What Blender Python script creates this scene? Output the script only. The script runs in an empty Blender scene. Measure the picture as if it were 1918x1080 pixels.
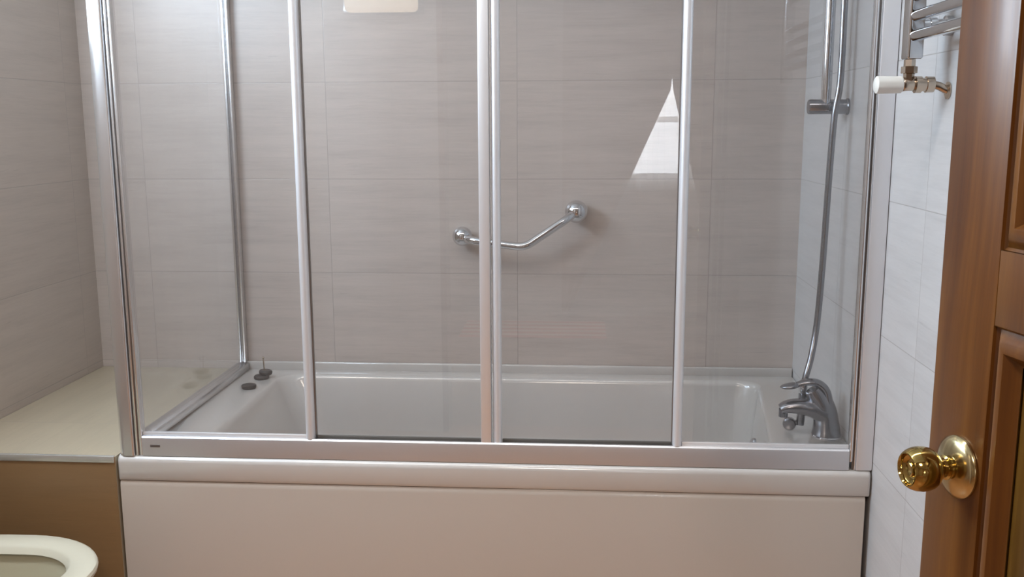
import bpy, bmesh, math, random
from mathutils import Vector, Matrix

random.seed(4)
S = bpy.context.scene
C = S.collection
PI = math.pi

# ------------------------------------------------------------------ camera
CAM = Vector((1.115, -2.1302, 1.3578))
FW = Vector((-0.06931499, 0.98279084, -0.17122382))
RT = Vector((0.99756227, 0.06967073, -0.00393792))
UP = Vector((-0.00805913, 0.17107938, 0.98522429))
cd = bpy.data.cameras.new('camera')
cd.sensor_width = 36.0
cd.lens = 1779.0 / 1918.0 * 36.0
cd.clip_start = 0.02
co = bpy.data.objects.new('camera', cd)
C.objects.link(co)
co.matrix_world = Matrix(((RT.x, UP.x, -FW.x, CAM.x), (RT.y, UP.y, -FW.y, CAM.y), (RT.z, UP.z, -FW.z, CAM.z), (0, 0, 0, 1)))
S.camera = co

# ------------------------------------------------------------------ view, world, lights
S.view_settings.view_transform = 'Standard'
S.view_settings.look = 'None'
S.view_settings.gamma = 1.0
S.view_settings.use_curve_mapping = False
S.view_settings.exposure = -0.07
W = bpy.data.worlds.new('world')
S.world = W
W.use_nodes = True
W.node_tree.nodes['Background'].inputs[0].default_value = (0.75, 0.85, 1.0, 1)
W.node_tree.nodes['Background'].inputs[1].default_value = 0.3

def area(name, loc, target, sx, sy, power, col):
    ld = bpy.data.lights.new(name, 'AREA')
    ld.shape = 'RECTANGLE'; ld.size = sx; ld.size_y = sy
    ld.energy = power; ld.color = col
    o = bpy.data.objects.new(name, ld); C.objects.link(o)
    o.location = loc
    o.rotation_euler = (Vector(target) - Vector(loc)).to_track_quat('-Z', 'Y').to_euler()
    return o
# daylight by the frosted window high on the left wall, added unseen lamps on the ceiling and in the room behind, the warm basin lamp
area('daylight_left_window', (-0.467, 0.03, 1.97), (1.6, 0.1, 1.35), 0.40, 0.40, 13.5, (0.68, 0.84, 1.0))
area('daylight_left_window', (-0.467, -0.64, 1.94), (1.6, -0.64, 1.5), 0.56, 0.60, 26.0, (0.56, 0.78, 1.0))
area('added_batten_light', (0.80, -0.80, 2.335), (0.80, -0.80, 0), 1.60, 0.12, 7.0, (1.0, 0.94, 0.89))  # added batten for the rim highlight and the brighter upper back wall
area('added_round_light', (0.00, -0.85, 2.365), (0.00, -0.85, 0), 0.26, 0.26, 4.5, (1.0, 0.76, 0.52))  # added lamp, warms the left wall, ledge and panel
area('added_hall_light', (1.0, -2.7, 2.36), (1.0, -2.7, 0), 0.4, 0.4, 30.0, (1.0, 0.87, 0.75))  # added fill in the hall, reaches the bath panel through the doorway

# ------------------------------------------------------------------ materials
def mat(name, base=(0.8, 0.8, 0.8), rough=0.5, metal=0.0, spec=0.5, coat=0.0, emit=None, estr=0.0):
    m = bpy.data.materials.new(name); m.use_nodes = True
    b = m.node_tree.nodes['Principled BSDF']
    b.inputs['Base Color'].default_value = (*base, 1)
    b.inputs['Roughness'].default_value = rough
    b.inputs['Metallic'].default_value = metal
    b.inputs['Specular IOR Level'].default_value = spec
    b.inputs['Coat Weight'].default_value = coat
    b.inputs['Coat Roughness'].default_value = 0.12
    if emit:
        b.inputs['Emission Color'].default_value = (*emit, 1)
        b.inputs['Emission Strength'].default_value = estr
    return m

class NT:
    def __init__(s, m): s.t = m.node_tree; s.b = s.t.nodes['Principled BSDF']
    def n(s, typ, **kw):
        x = s.t.nodes.new(typ)
        for k, v in kw.items(): setattr(x, k, v)
        return x
    def l(s, a, b): s.t.links.new(a, b)
    def math(s, op, a, b=None, c=None):
        x = s.n('ShaderNodeMath', operation=op)
        for i, v in enumerate((a, b, c)):
            if v is None: continue
            if isinstance(v, (int, float)): x.inputs[i].default_value = v
            else: s.l(v, x.inputs[i])
        return x.outputs[0]
    def mix(s, f, a, b):
        x = s.n('ShaderNodeMix', data_type='RGBA')
        if isinstance(f, (int, float)): x.inputs[0].default_value = f
        else: s.l(f, x.inputs[0])
        for i, v in ((6, a), (7, b)):
            if isinstance(v, tuple): x.inputs[i].default_value = (*v, 1)
            else: s.l(v, x.inputs[i])
        return x.outputs[2]
    def noise(s, vec, scale, detail=3, rough=0.5):
        x = s.n('ShaderNodeTexNoise'); x.inputs['Scale'].default_value = scale
        x.inputs['Detail'].default_value = detail; x.inputs['Roughness'].default_value = rough
        s.l(vec, x.inputs['Vector']); return x.outputs['Fac']
    def mapping(s, vec, sc, loc=(0, 0, 0)):
        x = s.n('ShaderNodeMapping'); x.inputs['Scale'].default_value = sc; x.inputs['Location'].default_value = loc
        s.l(vec, x.inputs['Vector']); return x.outputs[0]
    def ramp(s, f, pts):
        x = s.n('ShaderNodeValToRGB')
        e = x.color_ramp.elements
        while len(e) < len(pts): e.new(0.5)
        for i, (p, c) in enumerate(pts): e[i].position = p; e[i].color = (*c, 1)
        s.l(f, x.inputs[0]); return x.outputs[0]

def tile_mat(name, axis, u0, v0, tu=0.6, tv=0.3, base=(0.51, 0.44, 0.395), vert='Z', streak_axis=None, rough=0.30, gw=0.0015, grout=(0.26, 0.23, 0.21)):
    """large greige tiles with long fine streaks; axis is the horizontal world axis of the wall"""
    m = mat(name, rough=rough); t = NT(m)
    g = t.n('ShaderNodeNewGeometry'); sp = t.n('ShaderNodeSeparateXYZ'); t.l(g.outputs['Position'], sp.inputs[0])
    U = sp.outputs[axis]; V = sp.outputs[vert]
    def cell(c, o, w):
        q = t.math('DIVIDE', t.math('SUBTRACT', c, o), w)
        fr = t.math('FRACT', q)
        d = t.math('MULTIPLY', t.math('MINIMUM', fr, t.math('SUBTRACT', 1.0, fr)), w)
        return t.math('FLOOR', q), d
    cu, du = cell(U, u0, tu); cv, dv = cell(V, v0, tv)
    dist = t.math('MINIMUM', du, dv)
    joint = t.math('SUBTRACT', 1.0, t.math('MINIMUM', 1.0, t.math('DIVIDE', dist, gw)))
    # per tile offset so the streaks break at the joints
    sh = t.math('ADD', t.math('MULTIPLY', cu, 7.31), t.math('MULTIPLY', cv, 3.77))
    comb = t.n('ShaderNodeCombineXYZ')
    t.l(U, comb.inputs[0]); t.l(V, comb.inputs[1]); t.l(sh, comb.inputs[2])
    a = t.noise(t.mapping(comb.outputs[0], (1.3, 11, 1)), 2.0, 5, 0.62)
    b = t.noise(t.mapping(comb.outputs[0], (2.6, 48, 1), (3, 1, 5)), 2.0, 4, 0.6)
    c = t.noise(t.mapping(comb.outputs[0], (7, 120, 1), (8, 2, 1)), 3.0, 3, 0.5)
    f = t.math('ADD', t.math('MULTIPLY', a, 0.55), t.math('ADD', t.math('MULTIPLY', b, 0.3), t.math('MULTIPLY', c, 0.15)))
    dash = t.math('MULTIPLY', t.math('MULTIPLY', t.math('MAXIMUM', 0.0, t.math('SUBTRACT', b, 0.60)), t.math('MAXIMUM', 0.0, t.math('SUBTRACT', c, 0.42))), 14.0)
    lo = tuple(x * 0.88 for x in base); hi = tuple(min(1, x * 1.10) for x in base)
    col = t.ramp(f, [(0.32, lo), (0.5, base), (0.68, hi)])
    dk = t.mix(t.math('MINIMUM', 0.5, dash), col, tuple(x * 0.55 for x in base))
    t.l(t.mix(t.math('MULTIPLY', joint, 0.65), dk, grout), t.b.inputs['Base Color'])
    t.l(t.math('ADD', rough - 0.04, t.math('MULTIPLY', f, 0.10)), t.b.inputs['Roughness'])
    bm = t.n('ShaderNodeBump'); bm.inputs['Strength'].default_value = 0.2; bm.inputs['Distance'].default_value = 0.002
    t.l(t.math('SUBTRACT', t.math('MULTIPLY', f, 0.12), joint), bm.inputs['Height'])
    t.l(bm.outputs[0], t.b.inputs['Normal'])
    return m

def wood_mat(name, dark, mid, light, rough=0.32):
    m = mat(name, rough=rough, coat=0.12, spec=0.35); t = NT(m)
    tc = t.n('ShaderNodeTexCoord')
    w = t.noise(t.mapping(tc.outputs['Object'], (1, 1, 0.35)), 3.0, 2)
    mp = t.mapping(tc.outputs['Object'], (22, 22, 0.8))
    ad = t.n('ShaderNodeVectorMath', operation='ADD'); t.l(mp, ad.inputs[0])
    cb = t.n('ShaderNodeCombineXYZ'); t.l(t.math('MULTIPLY', w, 2.5), cb.inputs[0]); t.l(t.math('MULTIPLY', w, 2.5), cb.inputs[1])
    t.l(cb.outputs[0], ad.inputs[1])
    a = t.noise(ad.outputs[0], 0.9, 6, 0.6)
    b = t.noise(t.mapping(tc.outputs['Object'], (260, 260, 5)), 1.0, 3, 0.6)
    f = t.math('ADD', t.math('MULTIPLY', a, 0.9), t.math('MULTIPLY', b, 0.1))
    t.l(t.ramp(f, [(0.30, dark), (0.48, mid), (0.68, light)]), t.b.inputs['Base Color'])
    bm = t.n('ShaderNodeBump'); bm.inputs['Strength'].default_value = 0.08; bm.inputs['Distance'].default_value = 0.002
    t.l(f, bm.inputs['Height']); t.l(bm.outputs[0], t.b.inputs['Normal'])
    return m

def glass_mat(name, tint=(0.968, 0.964, 0.962), haze=0.016):
    """thin clear pane: straight transmission, Schlick reflection, faint dried water film"""
    m = bpy.data.materials.new(name); m.use_nodes = True
    t = NT(m); nt = m.node_tree; nt.nodes.remove(t.b)
    out = nt.nodes['Material Output']
    g = t.n('ShaderNodeNewGeometry')
    dt = t.n('ShaderNodeVectorMath', operation='DOT_PRODUCT')
    t.l(g.outputs['Incoming'], dt.inputs[0]); t.l(g.outputs['Normal'], dt.inputs[1])
    cs = t.math('ABSOLUTE', dt.outputs['Value'])
    fr = t.math('ADD', 0.04, t.math('MULTIPLY', 0.96, t.math('POWER', t.math('SUBTRACT', 1.0, cs), 5.0)))
    tr = t.n('ShaderNodeBsdfTransparent'); tr.inputs[0].default_value = (*tint, 1)
    gl = t.n('ShaderNodeBsdfGlossy'); gl.inputs['Roughness'].default_value = 0.0; gl.inputs[0].default_value = (1, 1, 1, 1)
    df = t.n('ShaderNodeBsdfDiffuse'); df.inputs[0].default_value = (0.8, 0.82, 0.82, 1)
    tc = t.n('ShaderNodeTexCoord')
    sm = t.noise(t.mapping(tc.outputs['Object'], (7, 7, 1.2)), 2.0, 3)
    hz = t.math('MULTIPLY', sm, haze * 2)
    m1 = t.n('ShaderNodeMixShader'); t.l(hz, m1.inputs[0]); t.l(tr.outputs[0], m1.inputs[1]); t.l(df.outputs[0], m1.inputs[2])
    m2 = t.n('ShaderNodeMixShader'); t.l(fr, m2.inputs[0]); t.l(m1.outputs[0], m2.inputs[1]); t.l(gl.outputs[0], m2.inputs[2])
    t.l(m2.outputs[0], out.inputs[0])
    return m

M_back = tile_mat('greige_tile_back', 'X', 0.323, 1.486)
M_right = tile_mat('greige_tile_right_lit', 'Y', 0.385, 1.486, gw=0.0016, base=(0.56, 0.55, 0.545))  # same tile; daylight on this wall put into a lighter, cooler base
M_left = tile_mat('greige_tile_left_shaded', 'Y', 0.15, 1.486, base=(0.45, 0.385, 0.335))  # same tile; the wall's weaker light put into a darker base
M_front = tile_mat('greige_tile_front', 'X', 0.323, 1.486)
M_ledge = tile_mat('greige_tile_ledge_top_shaded', 'Y', 0.25, -0.465, vert='X', tu=0.6, tv=0.5, base=(0.40, 0.335, 0.24))  # same tile; dim warm corner light put into the base colour
M_ledgef = tile_mat('greige_tile_ledge_front_shaded', 'X', -0.60, 0.565, tu=0.6, tv=0.6, base=(0.235, 0.14, 0.065))  # same tile; shade on the ledge front painted as dark brown
M_floor = tile_mat('brown_floor_tile', 'X', 0.2, 0.1, vert='Y', tu=0.3, tv=0.3, base=(0.42, 0.19, 0.075), rough=0.35)
M_hallfloor = wood_mat('hall_floor_wood', (0.16, 0.08, 0.04), (0.30, 0.17, 0.09), (0.42, 0.26, 0.15))
M_ceil = mat('white_ceiling_paint', (0.80, 0.79, 0.76), 0.9)
M_hall = mat('cream_wall_paint', (0.56, 0.52, 0.47), 0.9)
M_acryl = mat('white_bath_acrylic', (0.53, 0.50, 0.47), 0.22, spec=0.8, coat=1.0)
M_ceram = mat('white_glazed_ceramic', (0.48, 0.44, 0.32), 0.12, coat=0.5)
M_seat = mat('cream_white_seat_plastic', (0.56, 0.52, 0.41), 0.28)
M_alu = mat('satin_silver_aluminium', (0.76, 0.76, 0.77), 0.26, metal=0.95)
M_alup = mat('satin_door_profile_aluminium', (0.80, 0.80, 0.82), 0.42, metal=0.6)
M_alut = mat('satin_track_aluminium', (0.70, 0.70, 0.72), 0.36, metal=0.85)
M_panel = mat('warm_lit_bath_panel_acrylic', (0.50, 0.44, 0.385), 0.22, coat=0.5)  # white panel; warm light from the floor tinted into its colour
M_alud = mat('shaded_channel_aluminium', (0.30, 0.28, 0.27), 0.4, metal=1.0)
M_rub = mat('grey_rubber_seal', (0.10, 0.09, 0.08), 0.6)
M_chr = mat('polished_chrome', (0.66, 0.67, 0.69), 0.06, metal=1.0)
M_chrd = mat('dull_chrome', (0.29, 0.29, 0.31), 0.20, metal=1.0)
M_nick = mat('brushed_nickel_brass', (0.56, 0.47, 0.38), 0.22, metal=1.0)
M_brass = mat('polished_brass', (0.46, 0.33, 0.11), 0.10, metal=1.0)
M_brassp = mat('pale_polished_brass', (0.55, 0.46, 0.26), 0.18, metal=1.0)
M_wplas = mat('white_plastic', (0.80, 0.79, 0.74), 0.3)
M_plug = mat('dark_grey_rubber', (0.06, 0.05, 0.045), 0.5)
M_badge = mat('dark_engraved_badge', (0.10, 0.08, 0.07), 0.4)
M_wood = wood_mat('varnished_mahogany_stained_pine', (0.060, 0.018, 0.004), (0.120, 0.042, 0.0075), (0.20, 0.082, 0.014))
M_wood2 = wood_mat('varnished_panel_pine', (0.055, 0.024, 0.004), (0.125, 0.060, 0.010), (0.22, 0.12, 0.022))
M_glass = glass_mat('clear_shower_glass')
M_frost = mat('frosted_window_daylight', (0.8, 0.85, 0.9), 0.5, emit=(0.80, 0.90, 1.0), estr=5.0)
M_sky = mat('bright_outdoor_daylight', (0.8, 0.85, 0.9), 0.5, emit=(0.92, 0.96, 1.0), estr=9.0)
M_net = mat('white_net_curtain', (0.9, 0.9, 0.9), 0.8, emit=(0.92, 0.95, 1.0), estr=0.0)
M_drape = mat('beige_drape', (0.42, 0.30, 0.20), 0.9)
M_upvc = mat('white_window_frame', (0.82, 0.83, 0.84), 0.35)
M_lamp = mat('warm_opal_lamp', (0.9, 0.8, 0.65), 0.4, emit=(1.0, 0.80, 0.58), estr=3.0)
M_water = mat('still_water', (0.28, 0.26, 0.17), 0.03)

# ------------------------------------------------------------------ mesh helpers
class MB:
    def __init__(s): s.bm = bmesh.new()
    def box(s, x0, x1, y0, y1, z0, z1, bev=0.0, seg=2):
        b = bmesh.new()
        bmesh.ops.create_cube(b, size=1.0)
        for v in b.verts:
            v.co = Vector(((x0 + x1) / 2 + v.co.x * (x1 - x0), (y0 + y1) / 2 + v.co.y * (y1 - y0), (z0 + z1) / 2 + v.co.z * (z1 - z0)))
        if bev: bmesh.ops.bevel(b, geom=b.edges[:], offset=bev, segments=seg, profile=0.5, affect='EDGES')
        s._merge(b); return s
    def _merge(s, b):
        me = bpy.data.meshes.new('t'); b.to_mesh(me); b.free(); s.bm.from_mesh(me); bpy.data.meshes.remove(me)
    def loft(s, rings, cap0=True, cap1=True, closed=True):
        b = s.bm
        rs = [[b.verts.new(p) for p in r] for r in rings]
        n = len(rs[0])
        for i in range(len(rs) - 1):
            for j in range(n if closed else n - 1):
                k = (j + 1) % n
                b.faces.new((rs[i][j], rs[i][k], rs[i + 1][k], rs[i + 1][j]))
        if cap0 and closed: b.faces.new(list(reversed(rs[0])))
        if cap1 and closed: b.faces.new(rs[-1])
        return s
    def tube(s, pts, r, n=16, flat=1.0, upv=None):
        """pts: list of Vectors; r: radius or list; flat: second radius factor"""
        pts = [Vector(p) for p in pts]
        if not isinstance(r, (list, tuple)): r = [r] * len(pts)
        rings = []; prev = None
        for i, p in enumerate(pts):
            a = pts[max(0, i - 1)]; c = pts[min(len(pts) - 1, i + 1)]
            t = (c - a).normalized()
            if prev is None:
                u = Vector(upv) if upv else (Vector((0, 0, 1)) if abs(t.z) < 0.9 else Vector((0, 1, 0)))
            else: u = prev
            u = (u - t * u.dot(t)).normalized(); prev = u
            w = t.cross(u)
            fl = flat[i] if isinstance(flat, (list, tuple)) else flat
            rings.append([p + (u * math.cos(k * 2 * PI / n) * fl + w * math.sin(k * 2 * PI / n)) * r[i] for k in range(n)])
        return s.loft(rings)
    def cyl(s, a, b, r, n=24, r2=None): return s.tube([a, b], [r, r if r2 is None else r2], n)
    def lathe(s, base, axis, prof, n=40):
        """prof: list of (distance along axis, radius)"""
        base = Vector(base); ax = Vector(axis).normalized()
        u = ax.orthogonal().normalized(); w = ax.cross(u)
        rings = [[base + ax * d + (u * math.cos(k * 2 * PI / n) + w * math.sin(k * 2 * PI / n)) * max(r, 1e-5) for k in range(n)] for d, r in prof]
        return s.loft(rings)
    def prism(s, poly, a0, a1, axis='X'):
        """poly in the plane normal to the axis: X:(y,z) Y:(x,z) Z:(x,y)"""
        def P(q, a):
            return {'X': (a, q[0], q[1]), 'Y': (q[0], a, q[1]), 'Z': (q[0], q[1], a)}[axis]
        return s.loft([[P(q, a0) for q in poly], [P(q, a1) for q in poly]])
    def ball(s, c, r, n=24):
        return s.lathe(Vector(c) - Vector((0, 0, r)), (0, 0, 1), [(r - r * math.cos(PI * i / 16), r * math.sin(PI * i / 16)) for i in range(17)], n)

def obj(name, mb, m, parent=None, smooth=True, ang=40, origin=None):
    bm = mb.bm
    bmesh.ops.remove_doubles(bm, verts=bm.verts[:], dist=1e-6)
    bmesh.ops.recalc_face_normals(bm, faces=bm.faces[:])
    me = bpy.data.meshes.new(name)
    if parent is not None:
        root = parent
        while root.parent: root = root.parent
        off = root.location.copy()
        bmesh.ops.transform(bm, matrix=(root.matrix_basis.inverted()), verts=bm.verts[:])
        off = None
    elif origin is not None:
        off = Vector(origin)
    else:
        xs = [v.co.x for v in bm.verts]; ys = [v.co.y for v in bm.verts]; zs = [v.co.z for v in bm.verts]
        off = Vector(((min(xs) + max(xs)) / 2, (min(ys) + max(ys)) / 2, min(zs)))
    if off is not None: bmesh.ops.translate(bm, verts=bm.verts[:], vec=-off)
    bm.to_mesh(me); bm.free()
    me.materials.append(m)
    if smooth:
        me.shade_smooth(); me.set_sharp_from_angle(angle=math.radians(ang))
    o = bpy.data.objects.new(name, me); C.objects.link(o)
    if parent is not None: o.parent = parent
    else: o.location = off
    return o
def tag(o, label, cat, group=None):
    o['label'] = label; o['category'] = cat
    if group: o['group'] = group
    return o
def thing(name, label, cat, loc, rotz=0.0, group=None):
    o = bpy.data.objects.new(name, None); C.objects.link(o)
    o.location = loc; o.rotation_euler = (0, 0, rotz); o.empty_display_size = 0.05
    o.matrix_basis = Matrix.Translation(Vector(loc)) @ Matrix.Rotation(rotz, 4, 'Z')
    return tag(o, label, cat, group)
def struct(name, mb, m, parent=None, **k):
    o = obj(name, mb, m, parent, **k)
    if parent is None: o['kind'] = 'structure'
    return o

XL, XR, YB, YF = -0.465, 1.795, 0.85, -1.85
ZC = 2.40
RZ = 0.565          # bath rim height

# ------------------------------------------------------------------ room shell
struct('floor', MB().box(XL - .1, XR + .1, YF - .1, YB + .1, -0.1, 0), M_floor)
struct('ceiling', MB().box(XL - .1, XR + .1, YF - .1, YB + .1, ZC, ZC + .1), M_ceil)
struct('wall_back', MB().box(XL - .1, XR + .1, YB, YB + .1, 0, ZC), M_back)
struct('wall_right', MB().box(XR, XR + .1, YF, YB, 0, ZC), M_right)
WY0, WY1, WZ0, WZ1 = -0.98, 0.36, 1.58, 2.30
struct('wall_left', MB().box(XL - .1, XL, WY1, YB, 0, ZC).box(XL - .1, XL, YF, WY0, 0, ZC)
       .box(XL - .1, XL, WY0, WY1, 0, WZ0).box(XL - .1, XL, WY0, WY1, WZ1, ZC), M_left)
DX0, DX1 = 0.52, 1.70
struct('wall_front', MB().box(XL, DX0, YF - .1, YF, 0, ZC).box(DX1, XR + .1, YF - .1, YF, 0, ZC).box(DX0, DX1, YF - .1, YF, 2.03, ZC), M_front)
# frosted window over the toilet
w = struct('window_1', MB().box(XL - .07, XL - .03, WY0, WY1, WZ0, WZ0 + .05).box(XL - .07, XL - .03, WY0, WY1, WZ1 - .05, WZ1)
           .box(XL - .07, XL - .03, WY0, WY0 + .05, WZ0, WZ1).box(XL - .07, XL - .03, WY1 - .05, WY1, WZ0, WZ1).box(XL - .07, XL - .03, -0.34, -0.27, WZ0, WZ1), M_upvc)
obj('frosted_pane', MB().box(XL - .055, XL - .050, WY0 + .05, WY1 - .05, WZ0 + .05, WZ1 - .05), M_frost, w)
# the room behind the camera
HX0, HX1, HY0 = -0.6, 2.9, -4.5
struct('floor_hall', MB().box(HX0, HX1, HY0, YF - .1, -0.1, 0), M_hallfloor)
struct('ceiling_hall', MB().box(HX0, HX1, HY0, YF - .1, ZC, ZC + .1), M_ceil)
struct('wall_hall_left', MB().box(HX0 - .1, HX0, HY0, YF - .1, 0, ZC), M_hall)
struct('wall_hall_right', MB().box(HX1, HX1 + .1, HY0, YF - .1, 0, ZC), M_hall)
struct('wall_hall_front', MB().box(HX0, XL, YF - .1, YF - .04, 0, ZC).box(XR + .1, HX1, YF - .1, YF - .04, 0, ZC), M_hall)
VX0, VX1, VZ0, VZ1 = 1.25, 2.45, 0.95, 2.05
struct('wall_hall_back', MB().box(HX0, VX0, HY0 - .1, HY0, 0, ZC).box(VX1, HX1, HY0 - .1, HY0, 0, ZC)
       .box(VX0, VX1, HY0 - .1, HY0, 0, VZ0).box(VX0, VX1, HY0 - .1, HY0, VZ1, ZC), M_hall)
fr = MB()
for a, b, c, d in ((VX0, VX1, VZ0, VZ0 + .06), (VX0, VX1, VZ1 - .06, VZ1), (VX0, VX0 + .06, VZ0, VZ1), (VX1 - .06, VX1, VZ0, VZ1),
                   (1.84, 1.90, VZ0, VZ1), (VX0, VX1, 1.36, 1.40)):
    fr.box(a, b, HY0 - .07, HY0 - .03, c, d)
w = struct('window_2', fr, M_upvc)
obj('window_pane', MB().box(VX0 + .03, VX1 - .03, HY0 - .085, HY0 - .08, VZ0 + .03, VZ1 - .03), M_sky, w)

# ------------------------------------------------------------------ tiled ledge at the end of the bath
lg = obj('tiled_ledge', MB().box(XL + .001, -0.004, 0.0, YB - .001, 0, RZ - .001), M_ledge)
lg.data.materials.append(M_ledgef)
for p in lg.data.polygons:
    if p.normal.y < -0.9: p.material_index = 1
tag(lg, 'low boxed ledge of beige streaked tile filling the corner left of the bath', 'ledge')
obj('edge_trim', MB().box(XL + .002, -0.006, -0.004, 0.006, RZ - .016, RZ + .001, 0.002), mat('silver_tile_edge_trim', (0.55, 0.54, 0.5), 0.25, metal=0.6), lg)
for ch in lg.children:      # the ledge is a mesh whose origin is not the world's: keep the trim in place
    ch.matrix_parent_inverse = Matrix.Identity(4)

# ------------------------------------------------------------------ bathtub
def rrect(x0, x1, y0, y1, r, z, n=8):
    out = []
    for cx, cy, a0 in ((x1 - r, y1 - r, 0), (x0 + r, y1 - r, PI / 2), (x0 + r, y0 + r, PI), (x1 - r, y0 + r, 3 * PI / 2)):
        for i in range(n + 1):
            a = a0 + PI / 2 * i / n
            out.append((cx + r * math.cos(a), cy + r * math.sin(a), z))
    return out
BX1 = XR - .003
tub = thing('bathtub', 'white acrylic built-in bathtub behind sliding glass screen', 'bathtub', (0.9, 0.42, 0))
rings = [rrect(0.02, BX1 - .02, 0.03, YB - .01, 0.01, 0.505),
         rrect(0.0, BX1, 0.003, YB - .003, 0.006, 0.505),
         rrect(0.0, BX1, 0.0, YB - .003, 0.008, 0.512),
         *[rrect(0.0, BX1, 0.015 * (1 - math.cos(PI / 2 * i / 8)), YB - .003, 0.008, 0.550 + 0.015 * math.sin(PI / 2 * i / 8)) for i in range(9)],
         rrect(0.160, 1.640, 0.085, 0.783, 0.07, 0.565),
         rrect(0.164, 1.636, 0.089, 0.779, 0.07, 0.5635),
         rrect(0.170, 1.632, 0.093, 0.775, 0.07, 0.559),
         rrect(0.178, 1.628, 0.097, 0.771, 0.07, 0.548),
         rrect(0.240, 1.612, 0.112, 0.758, 0.085, 0.42),
         rrect(0.330, 1.590, 0.130, 0.740, 0.10, 0.25),
         rrect(0.370, 1.570, 0.150, 0.720, 0.11, 0.19),
         rrect(0.430, 1.530, 0.200, 0.670, 0.10, 0.165)]
def skew(r):      # the foot end of the basin runs slightly askew: narrower deck at the back
    return [(x + (0.13 * (y - 0.43) if x > 1.2 else 0.0), y, z) for x, y, z in r]
rings = rings[:12] + [skew(r) for r in rings[12:]]
m_ = MB(); m_.loft(rings, cap0=False)
m_.box(0.03, BX1, YB - .016, YB - .002, RZ - .004, 0.592, 0.004)       # upstand along the tiles
obj('tub_shell', m_, M_acryl, tub, ang=50)
pn = MB(); py = 0.003
prof = [(0.030, 0.02), (py, 0.02), (py, 0.488), (py + .001, 0.496), (py + .004, 0.502), (0.022, 0.5045), (0.030, 0.5045)]
pn.loft([[(0.003, a, b) for a, b in prof], [(BX1 - .010, a, b) for a, b in prof]])
obj('side_panel', pn, M_panel, tub)
dr = MB().lathe((1.35, 0.44, 0.166), (0, 0, 1), [(0, 0.034), (0.003, 0.034), (0.004, 0.03), (0.002, 0.02), (0.002, 0.001)])
obj('drain', dr, M_chr, tub)
ov = MB().lathe((1.604, 0.42, 0.47), (-1, 0, 0.1), [(0, 0.03), (0.006, 0.03), (0.012, 0.024), (0.014, 0.012), (0.03, 0.012), (0.033, 0.009), (0.033, 0.001)])
obj('overflow_knob', ov, M_chr, tub)

# ------------------------------------------------------------------ shower enclosure
sc = thing('shower_screen', 'silver framed sliding glass shower screen standing on the bath rim', 'shower screen', (0.9, 0.03, RZ))
ZT = 2.08; Z0 = RZ + .0005
def vprof(x0, x1, y0, y1, z0, z1, bev=0.002):
    return MB().box(x0, x1, y0, y1, z0, z1, bev)
# rounded corner post at the left
def roundpost(x0, x1, y0, y1, z0, z1, r, seg=8):
    pts = [(x1, y1), (x0, y1)]
    for i in range(seg + 1):
        a = PI + PI / 2 * i / seg; pts.append((x0 + r + r * math.cos(a), y0 + r + r * math.sin(a)))
    q = min(r, 0.006)
    for i in range(seg + 1):
        a = 1.5 * PI + PI / 2 * i / seg; pts.append((x1 - q + q * math.cos(a), y0 + q + q * math.sin(a)))
    return MB().prism(pts, z0, z1, 'Z')
obj('corner_post', roundpost(0.001, 0.043, 0.004, 0.045, Z0, ZT, 0.022), M_alu, sc, ang=30)
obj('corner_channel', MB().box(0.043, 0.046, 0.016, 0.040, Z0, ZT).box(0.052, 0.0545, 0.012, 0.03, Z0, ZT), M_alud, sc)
obj('corner_fillet', MB().box(0.0462, 0.0518, 0.008, 0.036, Z0, ZT, 0.0015).box(0.0547, 0.061, 0.010, 0.034, Z0, ZT, 0.0015), M_alu, sc)
# wall post at the right
obj('wall_post', MB().box(1.757, XR - .001, 0.006, 0.045, Z0, ZT, 0.003), M_alup, sc)
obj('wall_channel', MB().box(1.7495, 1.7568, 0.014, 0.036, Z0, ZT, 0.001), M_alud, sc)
obj('wall_fillet', MB().box(1.743, 1.7492, 0.008, 0.034, Z0 + .02, ZT, 0.002).box(1.753, 1.7565, 0.008, 0.013, Z0, ZT, 0.001), M_alu, sc)
# bottom and top tracks
bt = MB().prism([(0.008, Z0), (0.008, 0.606), (0.009, 0.611), (0.012, 0.614), (0.018, 0.614), (0.018, 0.600), (0.05, 0.600), (0.05, Z0)], 0.062, 1.742, 'X')
track = obj('bottom_track', bt, M_alut, sc, ang=30)
obj('badge', MB().box(0.083, 0.107, 0.0066, 0.0085, 0.588, 0.594, 0.0006), M_badge, track)
obj('top_track', MB().box(0.045, 1.757, 0.006, 0.052, ZT - .045, ZT, 0.003), M_alu, sc)
# fixed front panes, each with its closing profile
def fixed(x0, x1, xp0, xp1):
    cx, rx = (xp0 + xp1) / 2, (xp1 - xp0) / 2
    pts = [(cx + rx * math.cos(a), 0.022 + 0.013 * math.sin(a)) for a in [PI + PI * i / 14 for i in range(15)]] + [(xp1, 0.027), (xp0, 0.027)]
    o = obj('fixed_panel', MB().prism(pts, 0.6145, ZT - .046, 'Z')
            .box(min(x0, x1), max(x0, x1), 0.019, 0.027, 0.6005, 0.6225, 0.0015), M_alup, sc)
    obj('glass_pane', MB().box(min(x0, x1), max(x0, x1), 0.021, 0.0255, 0.6225, ZT - .046), M_glass, o, smooth=False)
    return o
fixed(0.0612, 0.466, 0.466, 0.487)
fixed(1.360, 1.7428, 1.3385, 1.3595)
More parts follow.
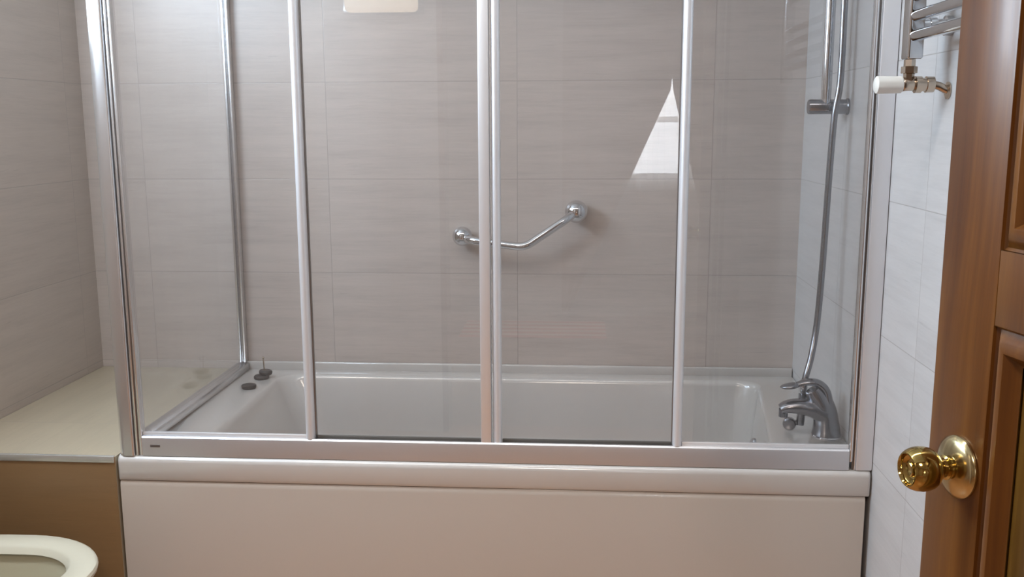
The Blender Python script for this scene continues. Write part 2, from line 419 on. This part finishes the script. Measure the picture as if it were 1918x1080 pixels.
# sliding doors: thin full-height profiles and a clear pane on the inner track
def slider(x0, x1, hx0, hx1, bx0, bx1, rounded):
    if rounded:
        r = (hx1 - hx0) / 2
        pts = [((hx0 + hx1) / 2 + r * math.cos(a), 0.024 + 1.15 * r * math.sin(a)) for a in [2 * PI * i / 20 for i in range(20)]]
        h = MB().prism(pts, 0.607, ZT - .047, 'Z'); h.box(hx0 + .001, hx1 - .001, 0.024, 0.040, 0.607, ZT - .047)
    else:
        h = MB().box(hx0, hx1, 0.012, 0.040, 0.607, ZT - .047, 0.0025)
    o = obj('sliding_door', h, M_alup, sc, ang=30)
    obj('glass_pane', MB().box(x0, x1, 0.0315, 0.036, 0.612, ZT - .047), M_glass, o, smooth=False)
    obj('bottom_seal', MB().box(x0, x1, 0.0300, 0.0372, 0.6035, 0.6175, 0.001), M_rub, o)
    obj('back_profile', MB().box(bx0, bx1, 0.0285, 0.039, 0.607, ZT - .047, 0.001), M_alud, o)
    return o
slider(0.490, 0.8885, 0.8890, 0.9135, 0.485, 0.4895, False)
slider(0.9385, 1.336, 0.9175, 0.9380, 1.3365, 1.3385, True)
# side return pane between ledge and bath
obj('side_rail', MB().box(0.004, 0.042, 0.047, YB - .02, Z0, 0.590, 0.003), M_alu, sc)
obj('side_glass_pane', MB().box(0.0205, 0.0255, 0.046, YB - .020, 0.5905, ZT - .03), M_glass, sc, smooth=False)
obj('side_top_rail', MB().box(0.006, 0.040, 0.053, YB - .02, ZT - .03, ZT, 0.003), M_alu, sc)
obj('back_post', MB().box(0.012, 0.019, YB - .030, YB - .002, 0.591, ZT, 0.0015).box(0.0265, 0.033, YB - .030, YB - .002, 0.591, ZT, 0.0015)
    .box(0.019, 0.0265, YB - .019, YB - .002, 0.591, ZT), M_alu, sc)

# ------------------------------------------------------------------ grab rail on the back wall
gb = thing('grab_rail', 'chrome angled grab rail with two domed ends on the tiled wall', 'grab rail', (0.93, YB, 0.97))
B1 = Vector((0.752, 0.812, 1.010)); B2 = Vector((1.108, 0.812, 1.088)); VT = Vector((0.949, 0.752, 0.982))
def bez(a, b, c, n=8): return [a * (1 - t) ** 2 + b * 2 * t * (1 - t) + c * t * t for t in [i / n for i in range(n + 1)]]
d1 = (VT - B1).normalized(); d2 = (B2 - VT).normalized()
pth = [B1 + Vector((0.012, -.012, -0.006))] + [Vector((0.775, 0.775, 1.005)), Vector((0.80, 0.760, 1.001))] + bez(VT - d1 * 0.035, VT, VT + d2 * 0.03) + [Vector((1.062, 0.758, 1.058)), Vector((1.087, 0.770, 1.075)), B2 + Vector((-0.006, -.01, -.004))]
obj('rail', MB().tube(pth, 0.0125, 20), M_chr, gb)
for b, r in ((B1, 0.031), (B2, 0.0355)):
    prof = [(0, r * 0.80), (0.008, r * 0.80), (0.010, r * 0.9)]
    cz = (YB - b.y)
    pr = [(cz + r * math.sin(a), r * math.cos(a)) for a in [math.radians(-50 + 140 * i / 14) for i in range(15)]]
    obj('dome', MB().lathe((b.x, YB - .0005, b.z), (0, -1, 0), [(0, r * .75)] + pr), M_chr, gb)

# ------------------------------------------------------------------ slide bar, hose, bath mixer
sl = thing('shower_slide_bar', 'chrome vertical shower bar held by a short bracket on the right wall', 'shower bar', (XR, 0.376, 1.39))
obj('bar', MB().cyl((1.738, 0.372, 1.385), (1.738, 0.372, 2.10), 0.0125), M_chr, sl)
for z in (1.396, 2.09):
    obj('bracket', MB().lathe((XR - .0005, 0.376, z), (-1, 0, 0), [(0, 0.021), (0.004, 0.021), (0.006, 0.0185), (0.096, 0.0185), (0.099, 0.017), (0.100, 0.001)]), M_chrd, sl)

def spline(P, n=8):
    P = [Vector(p) for p in P]; out = []
    Q = [P[0] * 2 - P[1]] + P + [P[-1] * 2 - P[-2]]
    for i in range(1, len(Q) - 2):
        for k in range(n):
            t = k / n; a, b, c, d = Q[i - 1:i + 3]
            out.append(0.5 * ((2 * b) + (c - a) * t + (2 * a - 5 * b + 4 * c - d) * t * t + (3 * b - a - 3 * c + d) * t ** 3))
    out.append(P[-1]); return out
hp = spline([(1.752, 0.33, 1.98), (1.760, 0.335, 1.80), (1.761, 0.333, 1.652), (1.760, 0.33, 1.46), (1.750, 0.33, 1.369), (1.745, 0.33, 1.223), (1.743, 0.33, 1.129),
             (1.740, 0.33, 0.991), (1.733, 0.325, 0.851), (1.718, 0.305, 0.765), (1.704, 0.292, 0.716), (1.698, 0.289, 0.6925)])
hm = MB(); hm.tube(hp, 0.0084, 12)
# spiral ribs of the metal hose
hs = thing('shower_hose', 'grey metal shower hose hanging from above down to the bath mixer', 'shower hose', (1.697, 0.288, 0.6685))
obj('hose', hm, M_chrd, hs)
obj('nut', MB().lathe((1.697, 0.288, 0.6685), (0.0, 0.0, 1), [(0, 0.010), (0.002, 0.0115), (0.026, 0.0115), (0.034, 0.008)]), M_chr, hs)
mx = thing('bath_mixer', 'chrome single-lever bath mixer tap on the right bath rim', 'tap', (1.752, 0.25, RZ))
bp = spline([(1.752, 0.255, 0.566), (1.751, 0.252, 0.590), (1.746, 0.25, 0.622), (1.735, 0.25, 0.652), (1.722, 0.25, 0.675), (1.712, 0.25, 0.690)], 5)
n_ = len(bp)
rad = [0.037 + (0.031 - 0.037) * min(1, i / 8) - 0.012 * max(0, (i - 14) / (n_ - 14)) for i in range(n_)]
body = obj('body', MB().tube(bp, rad, 28), M_chrd, mx, ang=60)
obj('base_ring', MB().lathe((1.7535, 0.253, RZ + .0003), (0, 0, 1), [(0, 0.039), (0.004, 0.039), (0.006, 0.037)]), M_chr, mx)
sp_ = spline([(1.742, 0.25, 0.628), (1.715, 0.25, 0.640), (1.68, 0.25, 0.645), (1.650, 0.25, 0.643), (1.634, 0.25, 0.636)], 5)
obj('spout', MB().tube(sp_, [0.034 - 0.015 * i / (len(sp_) - 1) for i in range(len(sp_))], 24, flat=[0.85 - .2 * i / (len(sp_) - 1) for i in range(len(sp_))], upv=(0, 0, 1))
    .cyl((1.641, 0.25, 0.637), (1.641, 0.25, 0.617), 0.0115), M_chrd, mx, ang=60)
lv = spline([(1.750, 0.25, 0.655), (1.742, 0.25, 0.688), (1.722, 0.25, 0.706), (1.695, 0.25, 0.708), (1.672, 0.25, 0.702)], 6)
obj('lever', MB().tube(lv, [0.026 - 0.015 * i / (len(lv) - 1) for i in range(len(lv))], 20, flat=0.55, upv=(0, 0, 1))
    .tube(spline([(1.680, 0.25, 0.703), (1.668, 0.25, 0.700), (1.652, 0.25, 0.697), (1.638, 0.25, 0.695), (1.630, 0.25, 0.694)], 4),
          [0.008, 0.011, 0.014, 0.016, 0.0175, 0.0185, 0.019, 0.019, 0.0185, 0.018, 0.017, 0.0155, 0.0135, 0.0115, 0.009, 0.006, 0.001], 20, flat=0.38, upv=(0, 0, 1)), M_chrd, mx, ang=60)
obj('diverter', MB().cyl((1.697, 0.288, 0.645), (1.693, 0.288, 0.584), 0.0105).cyl((1.697, 0.288, 0.668), (1.697, 0.288, 0.640), 0.011).cyl((1.697, 0.288, 0.648), (1.697, 0.255, 0.643), 0.010)
    .lathe((1.668, 0.298, 0.586), (-0.2, -1, 0), [(0, 0.012), (0.004, 0.0165), (0.016, 0.0165), (0.020, 0.013), (0.021, 0.001)])
    .cyl((1.693, 0.290, 0.590), (1.668, 0.292, 0.586), 0.007), M_chrd, mx)

# ------------------------------------------------------------------ plugs on the bath's left back corner
p1 = obj('bath_plug', MB().lathe((0.116, 0.610, RZ + .0003), (0, 0, 1), [(0, 0.019), (0.002, 0.0215), (0.008, 0.0225), (0.011, 0.0215), (0.0125, 0.017), (0.0115, 0.012), (0.0125, 0.001)]), M_plug)
tag(p1, 'dark grey flat round plug lying on the bath rim, nearer of the two', 'plug')
p2 = thing('bath_plug', 'dark plug with an upright thin stem at the back corner of the bath', 'plug', (0.118, 0.722, RZ))
obj('plug_disc', MB().lathe((0.118, 0.722, RZ + .0003), (0, 0, 1), [(0, 0.021), (0.002, 0.0235), (0.008, 0.0235), (0.011, 0.021), (0.012, 0.001)])
    .lathe((0.128, 0.731, RZ + .0115), (0.10, 0.05, 1), [(0, 0.017), (0.003, 0.020), (0.010, 0.021), (0.014, 0.018), (0.015, 0.001)]), M_plug, p2)
obj('plug_stem', MB().cyl((0.125, 0.731, RZ + .024), (0.123, 0.731, RZ + .066), 0.0022, 10).ball((0.123, 0.731, RZ + .066), 0.0036, 10), M_nick, p2)

# ------------------------------------------------------------------ toilet against the left wall
TY = -0.325; TZ = 0.402
def egg(xt, xb, hw, z, n=48, cy=TY):
    """tip at xt (towards +X), back at xb"""
    out = []
    xm = xt - hw * 1.18
    for i in range(n):
        a = 2 * PI * i / n
        c, s_ = math.cos(a), math.sin(a)
        if c >= 0: x = xm + (xt - xm) * c; y = hw * s_
        else:
            q = 3.2
            x = xm - (xm - xb) * abs(c) ** (2 / q); y = hw * math.copysign(abs(s_) ** (2 / q), s_) if abs(s_) > 1e-9 else 0
        out.append((x, cy + y, z))
    return out
to = thing('toilet', 'white ceramic toilet with an open cream seat beside the tiled ledge', 'toilet', (-0.18, TY, 0))
TB = -0.44
obj('bowl', MB().loft([egg(-0.06, TB, 0.115, 0.001), egg(-0.06, TB, 0.115, 0.06), egg(-0.03, TB, 0.120, 0.16), egg(0.03, TB, 0.150, 0.27), egg(0.065, TB, 0.172, 0.34),
                       egg(0.075, TB, 0.180, 0.375), egg(0.075, TB, 0.181, TZ - .006), egg(0.070, TB + .004, 0.177, TZ - .0015),
                       egg(0.030, -0.31, 0.135, TZ - .002), egg(0.020, -0.30, 0.125, TZ - .02), egg(0.010, -0.29, 0.118, 0.33), egg(-0.03, -0.25, 0.085, 0.25), egg(-0.07, -0.20, 0.05, 0.20)]), M_ceram, to, ang=45)
obj('water', MB().loft([egg(-0.035, -0.245, 0.082, 0.252), egg(-0.035, -0.245, 0.082, 0.2525)]), M_water, to)
obj('seat', MB().loft([egg(0.040, -0.315, 0.130, TZ + .001), egg(0.080, -0.365, 0.184, TZ + .001), egg(0.088, -0.370, 0.188, TZ + .005), egg(0.090, -0.372, 0.190, TZ + .013),
                       egg(0.087, -0.370, 0.187, TZ + .019), egg(0.080, -0.365, 0.181, TZ + .022),
                       egg(0.036, -0.322, 0.134, TZ + .021), egg(0.030, -0.315, 0.127, TZ + .016), egg(0.024, -0.307, 0.118, TZ + .004), egg(0.040, -0.315, 0.130, TZ + .001)], cap0=False, cap1=False), M_seat, to, ang=40)
for q in (-.07, .07): obj('hinge', MB().cyl((-0.385, TY + q - .02, TZ + .012), (-0.385, TY + q + .02, TZ + .012), 0.011), M_chr, to)

# ------------------------------------------------------------------ towel radiator on the right wall
rd = thing('towel_radiator', 'chrome ladder towel radiator on the right wall behind the open door', 'radiator', (1.727, -0.52, 1.471))
RX = 1.727; RY0 = -0.281; RY1 = -0.76
for y in (RY0, RY1):
    obj('upright', MB().box(RX - .0145, RX + .0145, y - .019, y + .019, 1.471, 2.15, 0.0045, 4), M_chr, rd)
for z in (1.5125, 1.5475, 1.5825, 1.6175, 1.70, 1.735, 1.77, 1.805):
    obj('crossbar', MB().cyl((RX - .002, RY0 - .016, z), (RX - .002, RY1 + .016, z), 0.0105, 24), M_chr, rd)
for y in (RY0, RY1):
    for z in (1.531, 2.05):
        obj('wall_bracket', MB().lathe((RX + .014, y, z), (1, 0, 0), [(0, 0.013), (0.012, 0.013), (0.0125, 0.0155), (0.024, 0.0155), (0.0245, 0.0125), (0.040, 0.0125), (0.041, 0.018), (0.0528, 0.018)], 32), M_chr, rd)
VZ = 1.4255; VY = RY0 - .002; VX = RX - .004
vv = obj('valve', MB().cyl((VX, VY, 1.4705), (VX, VY, 1.458), 0.0105, 6)
         .lathe((VX, VY, 1.4590), (0, 0, -1), [(0, 0.0105), (0.001, 0.0145), (0.013, 0.0145), (0.014, 0.010), (0.022, 0.0095), (0.032, 0.011)], 6)
         .lathe((1.710, VY, VZ), (1, 0, 0), [(0, 0.0100), (0.004, 0.0125), (0.012, 0.0115), (0.020, 0.0115), (0.024, 0.0105), (0.0245, 0.0155), (0.0355, 0.0155), (0.036, 0.0125), (0.044, 0.0125), (0.0445, 0.0150), (0.058, 0.0145), (0.060, 0.009)], 20)
         .tube(spline([(1.766, VY, VZ), (1.778, VY - .002, VZ - .003), (1.787, VY - .003, VZ - .008), (XR - .002, VY - .004, VZ - .011)], 4), 0.0075, 14)
         .lathe((XR - .0008, VY - .004, VZ - .011), (-1, 0, 0), [(0, 0.016), (0.002, 0.016), (0.004, 0.009)], 20), M_nick, rd)
kn = MB(); nr = 40; rings = []
for d, r in ((0, 0.0135), (0.002, 0.0155), (0.040, 0.0165), (0.046, 0.0160), (0.049, 0.012), (0.0495, 0.001)):
    rings.append([(1.7115 - d, VY + (r * (1 - 0.05 * (k % 4 == 0) * (0.003 < d < 0.045))) * math.cos(2 * PI * k / nr), VZ + (r * (1 - 0.05 * (k % 4 == 0) * (0.003 < d < 0.045))) * math.sin(2 * PI * k / nr)) for k in range(nr)])
kn.loft(rings); obj('valve_cap', kn, M_wplas, vv)

# ------------------------------------------------------------------ open panelled door with its knob
N = Vector((-0.978, -0.208, 0)).normalized()
DT = Vector((0.208, -0.978, 0)).normalized()       # from the latch edge towards the hinge
E0 = Vector((1.5197, -1.0508, 0))
door_rot = math.atan2(DT.y, DT.x)
dd = thing('door', 'varnished brown wooden panelled door standing open at the right', 'door', (E0.x, E0.y, 0), door_rot)
# local frame: x along the leaf from the latch edge, y = across thickness (visible face is y=0 side), z up
Ml = Matrix.Translation(E0) @ Matrix.Rotation(door_rot, 4, 'Z')
yv = (Ml.to_3x3() @ Vector((0, 1, 0)))
SG = 1.0 if yv.dot(N) > 0 else -1.0                # sign so that visible face sits at local y = 0 and the body goes to -SG
WD, HD, TH = 0.79, 2.0, 0.040
def lbox(mb, x0, x1, d0, d1, z0, z1, bev=0.0, seg=2):
    """d = depth below the visible face (positive goes into the leaf)"""
    ya, yb = sorted((-SG * d0, -SG * d1))
    mb.box(x0, x1, ya, yb, z0, z1, bev, seg); return mb
def lmesh(name, mb, m, parent, **k):
    bmesh.ops.transform(mb.bm, matrix=Ml, verts=mb.bm.verts[:]); return obj(name, mb, m, parent, **k)
stl, stl2 = 0.098, 0.098
mz0, mz1 = 1.152, 1.230    # lock rail visible in the photo
m_ = MB()
lmesh('stile', lbox(MB(), 0, stl, 0, TH, 0.006, HD, 0.0025), M_wood, dd)
lmesh('stile', lbox(MB(), WD - stl2, WD, 0, TH, 0.006, HD, 0.0025), M_wood, dd)
mxx = (WD) / 2
for z0, z1 in ((0.006, 0.20), (mz0, mz1), (HD - .11, HD)):
    lmesh('rail', lbox(MB(), stl, WD - stl2, 0.0004, TH - .0004, z0, z1, 0.001), M_wood, dd)
for z0, z1 in ((0.20, mz0), (mz1, HD - .11)):
    lmesh('mullion', lbox(MB(), mxx - .045, mxx + .045, 0.0004, TH - .0004, z0, z1, 0.001), M_wood, dd)
def moulding(mb, x0, x1, z0, z1):
    """ogee frame sloping from the face down to the recessed panel"""
    pr = [(0.0, 0.000), (0.0, 0.004), (0.003, 0.006), (0.006, 0.0045), (0.010, 0.001), (0.015, -0.003), (0.020, -0.0045), (0.024, -0.004), (0.028, 0.001), (0.031, 0.006), (0.036, 0.010)]
    # (inset, depth): negative rises above the face
    rings = []
    for ins, dep in pr:
        y = -SG * dep
        rings.append([(x0 + ins, y, z0 + ins), (x1 - ins, y, z0 + ins), (x1 - ins, y, z1 - ins), (x0 + ins, y, z1 - ins)])
    mb.loft(rings, cap0=False, cap1=False); return mb
def raised(mb, x0, x1, z0, z1):
    pr = [(0.030, 0.016), (0.036, 0.0125), (0.043, 0.0115), (0.075, 0.004), (0.079, 0.002), (0.085, 0.002)]
    rings = []
    for ins, dep in pr:
        y = -SG * dep
        rings.append([(x0 + ins, y, z0 + ins), (x1 - ins, y, z0 + ins), (x1 - ins, y, z1 - ins), (x0 + ins, y, z1 - ins)])
    mb.loft(rings, cap0=False, cap1=True)
    return lbox(mb, x0 + .004, x1 - .004, 0.017, TH - .014, z0 + .004, z1 - .004)
for x0, x1 in ((stl, mxx - .045), (mxx + .045, WD - stl2)):
    for z0, z1 in ((0.20, mz0), (mz1, HD - .11)):
        p = lmesh('panel', raised(MB(), x0, x1, z0, z1), M_wood2, dd, smooth=False)
        lmesh('moulding', moulding(MB(), x0, x1, z0, z1), M_wood, p, ang=35)
K0 = E0 + DT * 0.059 + Vector((0, 0, 0.9647 + 0.0215))
k1 = obj('rose', MB().lathe(K0 + N * 0.0003, N, [(0, 0.0345), (0.0015, 0.0350), (0.004, 0.0345), (0.0075, 0.029), (0.010, 0.022), (0.012, 0.015), (0.0125, 0.012)], 56), M_brassp, dd, ang=50)
obj('doorknob', MB().lathe(K0 + N * 0.010, N, [(0, 0.012), (0.004, 0.0118), (0.0055, 0.0135), (0.007, 0.0135), (0.0085, 0.011), (0.012, 0.0105), (0.0150, 0.0125), (0.0175, 0.0170),
     (0.0205, 0.0200), (0.025, 0.0228), (0.030, 0.0242), (0.036, 0.0246), (0.042, 0.0238), (0.047, 0.0218), (0.0500, 0.0198), (0.0512, 0.0186), (0.0514, 0.0172),
     (0.0500, 0.0164), (0.0470, 0.0155), (0.0450, 0.0120), (0.0445, 0.0085), (0.0446, 0.0080), (0.0480, 0.0076), (0.0486, 0.0066), (0.0480, 0.0040), (0.0478, 0.0002)], 56), M_brass, dd, ang=32)
for z in (0.25, 1.75):
    obj('hinge', MB().cyl(Ml @ Vector((WD + .004, SG * .003, z - .04)), Ml @ Vector((WD + .004, SG * .003, z + .04)), 0.006, 12), M_brassp, dd)
# door lining round the doorway
struct('trim_1', MB().box(DX0, DX0 + .025, YF - .11, YF + .01, 0, 2.03).box(DX0, DX1, YF - .11, YF + .01, 2.005, 2.03), M_wood)

# ------------------------------------------------------------------ added ceiling batten and round lamp (above the frame)
bl = thing('added_ceiling_lamp', 'long white batten lamp added on the ceiling to light the room, out of the picture', 'lamp', (0.80, -0.80, 2.36))
obj('housing', MB().box(-0.02, 1.62, -0.86, -0.74, 2.362, 2.399, 0.004), M_upvc, bl)
obj('diffuser', MB().box(0.0, 1.60, -0.85, -0.75, 2.342, 2.3615, 0.006), mat('added_lamp_opal', (0.9, 0.9, 0.9), 0.4, emit=(1.0, 0.95, 0.9), estr=8.0), bl)

rl = thing('added_ceiling_lamp', 'round white opal lamp added on the ceiling to warm the left side, out of the picture', 'lamp', (0.0, -0.85, 2.37))
obj('housing', MB().lathe((0, -0.85, 2.3995), (0, 0, -1), [(0, 0.17), (0.012, 0.17), (0.014, 0.16)]), M_upvc, rl)
obj('diffuser', MB().lathe((0, -0.85, 2.386), (0, 0, -1), [(0, 0.158), (0.010, 0.150), (0.018, 0.12), (0.0195, 0.001)]), bpy.data.materials['added_lamp_opal'], rl)

# ------------------------------------------------------------------ lamp over the basin, on the front wall
lm = thing('wall_lamp', 'warm opal wall lamp behind the viewer, mirrored in the glass top', 'lamp', (0.30, YF, 1.805))
obj('back_plate', MB().box(0.13, 0.47, YF + .001, YF + .02, 1.805, 1.885, 0.003), M_chr, lm)
obj('diffuser', MB().box(0.15, 0.45, YF + .02, YF + .09, 1.81, 1.88, 0.02, 4), M_lamp, lm)

# ------------------------------------------------------------------ curtains of the window behind, seen mirrored in the glass
def curtain(poly_l, poly_r, z0, z1, y, amp, waves, n=60, mm=24):
    """cloth between left and right edges given as functions of height"""
    mb = MB(); rings = []
    for j in range(mm + 1):
        z = z0 + (z1 - z0) * j / mm
        a, b = poly_l(z), poly_r(z)
        rings.append([(a + (b - a) * i / n, y + amp * math.sin(2 * PI * waves * i / n + 0.6 * math.sin(j * .2)), z) for i in range(n + 1)])
    mb.loft(rings, closed=False); return mb
net = obj('net_curtain', curtain(lambda z: 1.28, lambda z: 2.42, 0.90, 2.12, HY0 + .05, 0.012, 14), M_net)
tag(net, 'white net curtain behind the viewer, mirrored as a pale triangle in the glass', 'curtain')
dl = obj('drape', curtain(lambda z: 1.0, lambda z: 1.46 + (z - 0.97) * 0.44 if z < 1.60 else 1.737, 0.05, 2.2, HY0 + .11, 0.008, 3), M_drape)
tag(dl, 'beige drape left of the triangle of daylight mirrored in the glass', 'curtain')
dl = obj('drape', curtain(lambda z: 1.90 - (z - 0.95) * 0.25 if z < 1.60 else 1.736, lambda z: 2.6, 0.05, 2.2, HY0 + .11, 0.008, 9), M_drape)
tag(dl, 'beige drape right of the triangle of daylight mirrored in the glass', 'curtain')
for o in (net,):
    nt = NT(M_net)
    tl = nt.n('ShaderNodeBsdfTranslucent'); tl.inputs[0].default_value = (0.9, 0.92, 0.95, 1)
    tp = nt.n('ShaderNodeBsdfTransparent')
    mm1 = nt.n('ShaderNodeMixShader'); mm1.inputs[0].default_value = 0.35
    mm2 = nt.n('ShaderNodeMixShader'); mm2.inputs[0].default_value = 0.45
    out = M_net.node_tree.nodes['Material Output']
    nt.l(nt.b.outputs[0], mm1.inputs[2]); nt.l(tl.outputs[0], mm1.inputs[1])
    nt.l(mm1.outputs[0], mm2.inputs[1]); nt.l(tp.outputs[0], mm2.inputs[2]); nt.l(mm2.outputs[0], out.inputs[0])

# ------------------------------------------------------------------ striped rug in the room behind
M_rug = mat('red_striped_cotton', rough=0.95); t = NT(M_rug)
g = t.n('ShaderNodeNewGeometry'); sp = t.n('ShaderNodeSeparateXYZ'); t.l(g.outputs['Position'], sp.inputs[0])
st = t.math('GREATER_THAN', t.math('FRACT', t.math('MULTIPLY', sp.outputs['Y'], 9.0)), 0.5)
t.l(t.mix(st, (0.85, 0.13, 0.06), (0.92, 0.70, 0.55)), t.b.inputs['Base Color'])
tag(obj('rug', MB().box(0.35, 1.30, -4.25, -3.75, 0.0005, 0.012, 0.004), M_rug), 'red and cream striped rug behind the viewer, mirrored faintly in the glass', 'rug')
